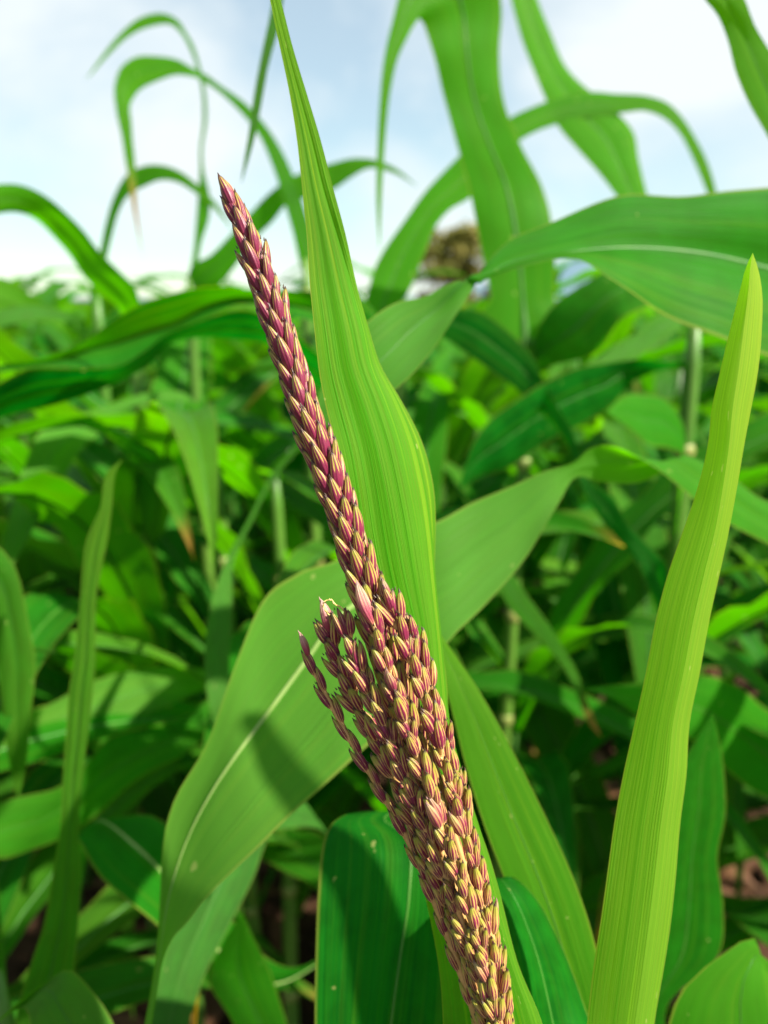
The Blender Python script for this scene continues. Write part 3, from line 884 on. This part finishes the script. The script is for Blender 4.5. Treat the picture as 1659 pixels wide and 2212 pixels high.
# ------------------------------------------------------------------ the plant with the tassel
T = Plant('maize plant in front with a purple and yellow tassel beside its flag leaf', 1130, 2500, 0.226, stalk=False, top_z=1.1)
TD = 0.213
foot = P(1112, 2480, TD)
stalk_path = resample([T.base + np.array([0, 0, -0.03]), T.base + np.array([0.01, 0.005, 0.5]), T.base + np.array([0.012, 0.0, 0.9]), foot * 0.75 + (T.base + [0, 0, 0.95]) * 0.25, foot], 40)
v, f = tube(stalk_path, np.linspace(0.012, 0.0062, 40), T.base, 14)
link('stalk', mesh('stalk', v, f, M_STALK), T.root)
for i in (8, 14, 20, 26, 32):
    rr = 0.012 - 0.0058 * i / 39
    v, f = tube([stalk_path[i] + np.array([0, 0, q]) for q in (-0.009, -0.004, 0, 0.004, 0.009)], [rr * .97, rr * 1.12, rr * 1.2, rr * 1.12, rr * .97], T.base, 14)
    link('node', mesh('node', v, f, M_NODE), T.root)
FL = [(1120, 2480, 1200, 2480, .75), (1090, 2212, 1172, 2212, .75), (1066, 2090, 1120, 2080, .75), (1028, 1990, 1086, 1960, .78), (985, 1850, 1046, 1820, .80), (935, 1700, 1002, 1680, .82), (900, 1560, 968, 1560, .85), (860, 1440, 957, 1450, .88), (815, 1350, 949, 1350, .90), (780, 1250, 945, 1250, .86), (755, 1150, 941, 1150, .82), (735, 1040, 929, 1040, .78), (722, 960, 907, 945, .77), (706, 880, 869, 862, .80), (691, 800, 824, 788, .86), (680, 720, 797, 712, .92), (671, 640, 776, 640, .92), (662, 500, 745, 500, .80), (652, 400, 718, 400, .70), (641, 300, 692, 300, .64), (625, 200, 662, 200, .58), (604, 100, 632, 100, .55), (583, 0, 607, 0, .5), (566, -90, 584, -95, .5)]
rows = []
for k, (ax, ay, bx, by, m) in enumerate(FL):
    d = .226 + .010 * k / len(FL)
    e = .026 * math.sin(math.pi * min(1, k / 17))
    rows.append(((ax, ay, d - e * 0.2), (ax + (bx - ax) * m, ay + (by - ay) * m, d - e * 0.20), (bx, by, d + e)))
T.leaf(rows + [(545, -180, .236)], n=150, nc=14, col=(0.30, 0, 0.7, 1.0), crease=True, pleat=0.085, gutter=0.10, ripple=0.06, rib=0, label='upright yellow green flag leaf with pleats')
BL = [(1230, 2560, 1350), (1250, 2400, 1395), (1268, 2212, 1416), (1281, 2110, 1431), (1296, 2000, 1446), (1311, 1880, 1461), (1326, 1780, 1471), (1346, 1680, 1483), (1372, 1560, 1489), (1395, 1450, 1512), (1416, 1340, 1533), (1446, 1230, 1557), (1476, 1145, 1575), (1505, 1060, 1591), (1529, 960, 1608), (1538, 880, 1622), (1556, 800, 1637), (1580, 700, 1646), (1600, 620, 1646), (1612, 575, 1638)]
T.leaf([((a, y, .243 - .0009 * i), (a + (b - a) * (0.70 if y > 1150 else 0.70 - 0.0006 * (1150 - y)), y, .241 - .0009 * i - 0.0035 * min(1, max(0.0, (y - 560) / 700))), (b, y + (6 if y < 900 else 0), .247 - .0009 * i)) for i, (a, y, b) in enumerate(BL)] + [(1626, 546, .2255)],
       z=0.93, n=130, nc=10, crease=True, col=(0.46, 0, 0.8, 0.35), pleat=0.012, gutter=0.3, ripple=0.05, rib=0, label='tall yellow green blade leaning right')
T.leaf(E(0.245, 0.245, (930, 2480, 1090, 2480), (956, 2300, 1090, 2300), (957, 2212, 1085, 2212), (948, 2090, 1050, 2090), (928, 1980, 1000, 1980), (905, 1880, 960, 1900), (880, 1780)), n=50, col=(0.25, 0, 0.5, 0.6), pleat=0.1, rib=0)
T.leaf([((900, 2480, .30), (1010, 2480, .30)), ((820, 2250, .34), (960, 2250, .34)), ((740, 2000, .36), (960, 2000, .36)), ((725, 1810, .352), (960, 1800, .352)), ((752, 1758, .340), (960, 1748, .340)), ((718, 1778, .328), (940, 1762, .328)), ((697, 1825, .318), (880, 1812, .316), (1000, 1805, .318)), ((687, 1930, .306), (884, 1930, .305), (1035, 1930, .305)), ((682, 2060, .30), (866, 2060, .300), (1045, 2060, .30)), ((680, 2212, .295), (845, 2212, .295), (1050, 2212, .295)), ((690, 2450, .29), (820, 2450, .29), (980, 2450, .29)), (800, 2700, .285)],
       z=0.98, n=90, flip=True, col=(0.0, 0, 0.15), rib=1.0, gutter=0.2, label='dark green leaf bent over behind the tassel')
T.leaf(E(0.30, 0.33, (1140, 2420, 1260, 2450), (1210, 2240, 1312, 2240, -.004), (1140, 2040, 1283, 2030, -.004), (1090, 1900, 1240, 1900, -.004), (1045, 1780, 1186, 1780, -.004), (1005, 1650, 1122, 1650, -.004), (975, 1530, 1058, 1530, -.003), (950, 1440, 996, 1432), (920, 1330)), z=0.99, n=70, col=(0.16, 0, 1.0, 0.25), gutter=0.2, rib=0.8, label='pale streaked leaf rising behind the flag leaf')
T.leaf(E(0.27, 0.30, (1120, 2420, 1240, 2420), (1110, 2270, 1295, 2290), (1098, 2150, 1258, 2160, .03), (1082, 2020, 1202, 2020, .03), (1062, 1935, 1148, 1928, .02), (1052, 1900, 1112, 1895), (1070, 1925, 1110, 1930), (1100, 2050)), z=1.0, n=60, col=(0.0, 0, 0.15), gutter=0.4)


# ------------------------------------------------------------------ tassel
def glume(uoff, L, W, D, yoff, xoff, bend, nr=11, ns=16, ridge=0.05, open_=0.0):
    verts, faces, uvs = [], [], []
    for i in range(nr):
        t = 0.001 + 0.998 * i / (nr - 1)
        r = (t ** 0.54) * ((1 - t) ** 0.78) / 0.5556
        r = max(r, 0.03)
        for k in range(ns + 1):
            a = 2 * math.pi * k / ns - math.pi
            rr = r * (1 + ridge * math.cos(9 * a) * math.sin(math.pi * t))
            x = W * 0.5 * rr * math.sin(a) + xoff * math.sin(math.pi * t)
            y = D * 0.5 * rr * math.cos(a) + yoff * (0.35 + 0.65 * math.sin(math.pi * min(1, t * 0.8 + 0.1))) + bend * t * t + open_ * t ** 3
            verts.append((x, y, L * t))
            uvs.append((uoff + k / ns * 0.998 + 0.001, t))
    c = ns + 1
    for i in range(nr - 1):
        for k in range(ns):
            a = i * c + k
            faces.append((a, a + 1, a + c + 1, a + c))
    return verts, faces, uvs


def spikelet_parts(kind):
    """A spikelet 1 unit long along +Z, front along +Y: outer and inner glume, their dark horns, and the stalklet."""
    r = random.Random(40 + kind)
    V, F, U = [], [], []

    def put(p, shift=(0, 0, 0)):
        b = len(V)
        V.extend((x + shift[0], y + shift[1], z + shift[2]) for x, y, z in p[0])
        F.extend(tuple(i + b for i in q) for q in p[1])
        U.extend(p[2])
    wd = r.uniform(0.41, 0.48)
    op = r.uniform(0.0, 0.07)
    put(glume(0.0, 0.97, wd, wd * 0.78, 0.05, r.uniform(-0.02, 0.02), r.uniform(-0.02, 0.05), open_=op))
    put(glume(1.0, 1.02, wd * 0.86, wd * 0.72, -0.10, r.choice((-1, 1)) * r.uniform(0.05, 0.11), r.uniform(-0.06, 0.0), open_=-op))
    for s, q in ((0.045, 0.97), (-0.06, 1.02)):           # short horn at each point
        n0 = len(V)
        for i in range(3):
            for k in range(5):
                a = 2 * math.pi * k / 5
                rad = (0.026, 0.018, 0.003)[i]
                V.append((rad * math.cos(a) + r.uniform(-0.004, 0.004), s + rad * math.sin(a), q - 0.055 + 0.05 * i))
                U.append((0.5, 0.99))
        for i in range(2):
            for k in range(5):
                a0, a1 = n0 + i * 5 + k, n0 + i * 5 + (k + 1) % 5
                F.append((a0, a1, a1 + 5, a0 + 5))
    n0 = len(V)                                            # stalklet towards the rachis
    for i in range(4):
        for k in range(7):
            a = 2 * math.pi * k / 7
            rad = (0.05, 0.05, 0.065, 0.085)[i]
            z = (-0.30, -0.16, -0.02, 0.10)[i]
            V.append((rad * math.cos(a), rad * math.sin(a) + (-0.10, -0.05, 0, 0)[i], z))
            U.append((2.5, 0.1 * i))
    for i in range(3):
        for k in range(7):
            a0, a1 = n0 + i * 7 + k, n0 + i * 7 + (k + 1) % 7
            F.append((a0, a1, a1 + 7, a0 + 7))
    return np.array(V), F, U


KINDS = 8
SPK = [spikelet_parts(k) for k in range(KINDS)]
SPM = [mesh('spikelet', p[0], p[1], M_SPIKE, p[2]) for p in SPK]
CAMP = CAMV
placements = []      # (branch index, matrix, purple, pink, visibility, kind)
branches = []


def branch(path, r0, r1, n=120):
    S = resample(path, n)
    o = link('tassel_branch', None, T.root)
    v, f = tube(S, np.linspace(r0, r1, n), T.base, 8)
    me = mesh('tassel_branch', v, f, M_RACHIS)
    bpy.data.objects.remove(o)
    o = link('tassel_branch', me, T.root)
    branches.append(o)
    return len(branches) - 1, S


def place(bi, S, s, az, out_ref, L, tilt, rad, pur, pink=0.0, kk=None, wscale=1.0, roll=0.0):
    """Set one spikelet s metres from the branch foot, turned az degrees round the rachis from out_ref."""
    seg = np.linalg.norm(np.diff(S, axis=0), axis=1)
    cs = np.concatenate([[0], np.cumsum(seg)])
    i = min(max(int(np.searchsorted(cs, s)) - 1, 0), len(S) - 2)
    u = (s - cs[i]) / max(seg[i], 1e-9)
    p = S[i] + (S[i + 1] - S[i]) * u
    t = unit(S[min(i + 2, len(S) - 1)] - S[max(i - 2, 0)])
    e = unit(out_ref - t * np.dot(out_ref, t))
    g = np.cross(t, e)
    a = math.radians(az)
    out = e * math.cos(a) + g * math.sin(a)
    side = np.cross(out, t)
    tl = math.radians(tilt)
    zax = t * math.cos(tl) + out * math.sin(tl)
    rl = math.radians(roll)
    sx = unit(side * math.cos(rl) + out * math.sin(rl) * 0.4)
    zax = unit(zax - sx * np.dot(zax, sx))
    yax = np.cross(zax, sx)
    org = p + out * rad
    Mx = Matrix(((sx[0] * L * wscale, yax[0] * L * wscale, zax[0] * L, org[0] - T.base[0]), (sx[1] * L * wscale, yax[1] * L * wscale, zax[1] * L, org[1] - T.base[1]), (sx[2] * L * wscale, yax[2] * L * wscale, zax[2] * L, org[2] - T.base[2]), (0, 0, 0, 1)))
    vis = float(np.dot(out, unit(CAMP - p)))
    placements.append([bi, Mx, pur, pink, vis, random.randrange(KINDS) if kk is None else kk, org])


def px(v, d=TD):
    return v * d / FPX


r_ = random.Random(21)
view_out = np.array([0.0, -1.0, 0.15])
# central spike
cpath = [foot + np.array([0, 0.002, 0]), P(1060, 2212, .218), P(985, 1950, .219), P(905, 1650, .219), P(838, 1420, .217), P(790, 1268, .215), P(735, 1100, .2145), P(676, 930, .2145), P(622, 770, .215), P(572, 620, .2155), P(528, 500, .216), P(505, 448, .2165)]
bi, S = branch(cpath, px(20), px(5), 160)
total = np.linalg.norm(np.diff(S, axis=0), axis=1).sum()
s, k = total * 0.30, 0
while s < total - px(8):
    f = (s - total * 0.45) / (total * 0.55)
    fc = max(0.0, min(1.0, f))
    nper = 5 if f < 0.80 else (4 if f < 0.90 else (3 if f < 0.95 else 2))
    rad = px(16 - 8 * fc - (4 if f > 0.92 else 0))
    for q in range(nper):
        az = 360 / nper * (q + 0.5 * (k % 2)) + r_.uniform(-7, 7)
        place(bi, S, s + r_.uniform(-px(5), px(5)), az, view_out, px(r_.uniform(86, 106) * (1.0 - 0.10 * fc)), r_.uniform(9, 17) * (1 if f < 0.9 else 0.5), rad, min(0.72, max(0.05, 0.22 + 0.44 * fc + r_.uniform(-0.16, 0.14))), 0.0, None, 0.92 - 0.12 * fc, r_.uniform(-24, 24))
    s += px(39)
    k += 1
place(bi, S, total - px(14), 30, view_out, px(86), 2, px(1), 0.55, 0.25, 1, 0.72)
# side branches: (path from tip to foot in photograph pixels, extra depth, single file?)
side = [
    ([(664, 1412), (684, 1460), (714, 1520), (760, 1604), (816, 1698), (872, 1796), (922, 1905), (970, 2030), (1018, 2165), (1060, 2300)], 0.000, True),
    ([(712, 1362), (736, 1435), (785, 1545), (848, 1668), (908, 1800), (965, 1945), (1016, 2080), (1054, 2212), (1086, 2350)], -0.002, False),
    ([(748, 1362), (775, 1440), (820, 1545), (880, 1690), (935, 1830), (985, 1960), (1035, 2110), (1070, 2240), (1096, 2370)], -0.0075, False),
    ([(800, 1330), (828, 1420), (868, 1540), (912, 1670), (962, 1810), (1010, 1955), (1052, 2100), (1082, 2240), (1102, 2370)], -0.0100, False),
    ([(836, 1286), (872, 1385), (915, 1510), (957, 1645), (998, 1785), (1036, 1930), (1068, 2080), (1092, 2225), (1108, 2370)], -0.0060, False),
    ([(880, 1352), (915, 1455), (952, 1575), (988, 1700), (1018, 1830), (1048, 1960), (1076, 2100), (1096, 2230), (1110, 2370)], 0.0010, False),
    ([(815, 1290), (850, 1395), (890, 1520), (935, 1660), (980, 1800), (1022, 1940), (1058, 2080), (1086, 2220), (1106, 2370)], 0.0095, False),
    ([(770, 1420), (810, 1530), (862, 1660), (915, 1790), (965, 1930), (1010, 2070), (1050, 2200), (1090, 2370)], 0.0085, False),
]
axis = resample([P(x, y, .215) for x, y in ((770, 1270), (850, 1480), (920, 1700), (990, 1930), (1050, 2180), (1100, 2370))], 60)
for bn, (pts, dz, single) in enumerate(side):
    n = len(pts)
    path = []
    for i, (x, y) in enumerate(reversed(pts)):
        fr = i / (n - 1)
        path.append(P(x, y, .2155 + dz * min(1.0, 0.55 + 0.6 * fr)))
    path = [foot] + path
    bi, S = branch(path, px(11), px(5), 130)
    total = np.linalg.norm(np.diff(S, axis=0), axis=1).sum()
    mid = S[len(S) // 2]
    am = axis[np.argmin(np.linalg.norm(axis - mid, axis=1))]
    tm = unit(S[len(S) // 2 + 3] - S[len(S) // 2 - 3])
    oref = mid - am + np.array([0, -0.006, 0])
    if bn >= 6:
        oref = np.array([0.0, 1.0, 0.0])
    oref = unit(oref - tm * np.dot(oref, tm))
    s, k = px(150), 0
    while s < total - px(22):
        f = s / total
        pur = -0.10 + 0.62 * max(0, f - 0.30) + r_.uniform(-0.16, 0.18)
        L = px(r_.uniform(56, 70) * (0.88 + 0.18 * f))
        if single:
            place(bi, S, s, (62 if k % 2 else -62) + r_.uniform(-15, 15), view_out, px(r_.uniform(62, 74)), r_.uniform(2, 7), px(3.5), pur + 0.10, 0.0, None, 0.78, r_.uniform(-20, 20))
            s += px(40)
        else:
            if k % 2 == 0:
                azs = (-58, 58)
            else:
                azs = (2,) if k % 4 == 1 else (-8, 140)
            for az in azs:
                place(bi, S, s + r_.uniform(-px(9), px(9)), az + r_.uniform(-20, 20), oref, L * r_.uniform(0.84, 1.14), r_.uniform(4, 20), px(6 + 2 * f), pur, r_.uniform(0.25, 0.6) if r_.random() < 0.06 else 0.0, None, r_.uniform(0.92, 1.08), r_.uniform(-30, 30))
            s += px(39)
        k += 1
    pk = (0.8, 0.75, 0.2, 0.0, 0.25, 0.15, 0.0, 0.0)[bn]
    place(bi, S, total - px(20 if bn > 1 else 8), 20, view_out, px((60, 80)[bn == 1]), 3, px(2), 0.5, pk, 2, 0.78 if bn != 1 else 0.95)
placements_pink = 0
# one pale pink glume high on the front where the side branches part from the spike
placements.append([0, None, 0.3, 0.6, 2.0, 3, None])
pp = P(808, 1352, .2035)
ax_ = unit(P(770, 1252, .2050) - pp)
sx_ = unit(np.cross(view_out, ax_)) * -1
yx_ = np.cross(ax_, sx_)
L_ = px(98)
placements[-1][1] = Matrix(((sx_[0] * L_ * .8, yx_[0] * L_ * .8, ax_[0] * L_, pp[0] - T.base[0]), (sx_[1] * L_ * .8, yx_[1] * L_ * .8, ax_[1] * L_, pp[1] - T.base[1]), (sx_[2] * L_ * .8, yx_[2] * L_ * .8, ax_[2] * L_, pp[2] - T.base[2]), (0, 0, 0, 1)))
placements[-1][6] = pp


def score(q):
    sc_ = q[4]
    z = q[6][2]
    if z < P(1090, 2260, TD)[2]:
        sc_ -= 3                       # below the picture
    if q[0] >= 7:
        sc_ -= 1.2                     # branches at the back
    if q[0] == 0 and z < P(800, 1330, TD)[2]:
        sc_ -= 2                       # spike inside the bundle
    return sc_


placements.sort(key=score, reverse=True)
for bi, Mx, pur, pink, vis, kk, org in placements[:295]:
    o = link('spikelet', SPM[kk], branches[bi], (max(-0.3, pur) + 0.3, pink, r_.random()))
    o.matrix_local = Mx
V, F, UVs = [], [], []
for bi, Mx, pur, pink, vis, kk, org in placements[295:]:
    A_ = np.array(Mx)
    b = len(V)
    V.extend((SPK[kk][0] @ A_[:3, :3].T + A_[:3, 3]).tolist())
    F.extend(tuple(i + b for i in q) for q in SPK[kk][1])
    UVs.extend(SPK[kk][2])
tag(link('hidden_spikelets', mesh('hidden_spikelets', V, F, M_SPIKE, UVs), T.root, (0.35, 0, 0.4)), kind='stuff')
print('spikelets', len(placements))

# withered thread on the second branch
th = [P(*q) for q in ((712, 1330, .2085), (703, 1318, .208), (698, 1306, .2075), (704, 1298, .207), (716, 1296, .207), (724, 1306, .207), (734, 1310, .207), (742, 1318, .207), (744, 1332, .2075), (740, 1346, .208))]
tp = resample(th, 50)
tp += np.array([[math.sin(i * 1.7), math.cos(i * 2.3), math.sin(i * 2.9)] for i in range(50)]) * 0.00012
v, f = tube(tp, [0.00022 + 0.00007 * math.sin(i * 1.3) for i in range(50)], T.base, 6)
link('thread', mesh('thread', v, f, M_THREAD), T.root)
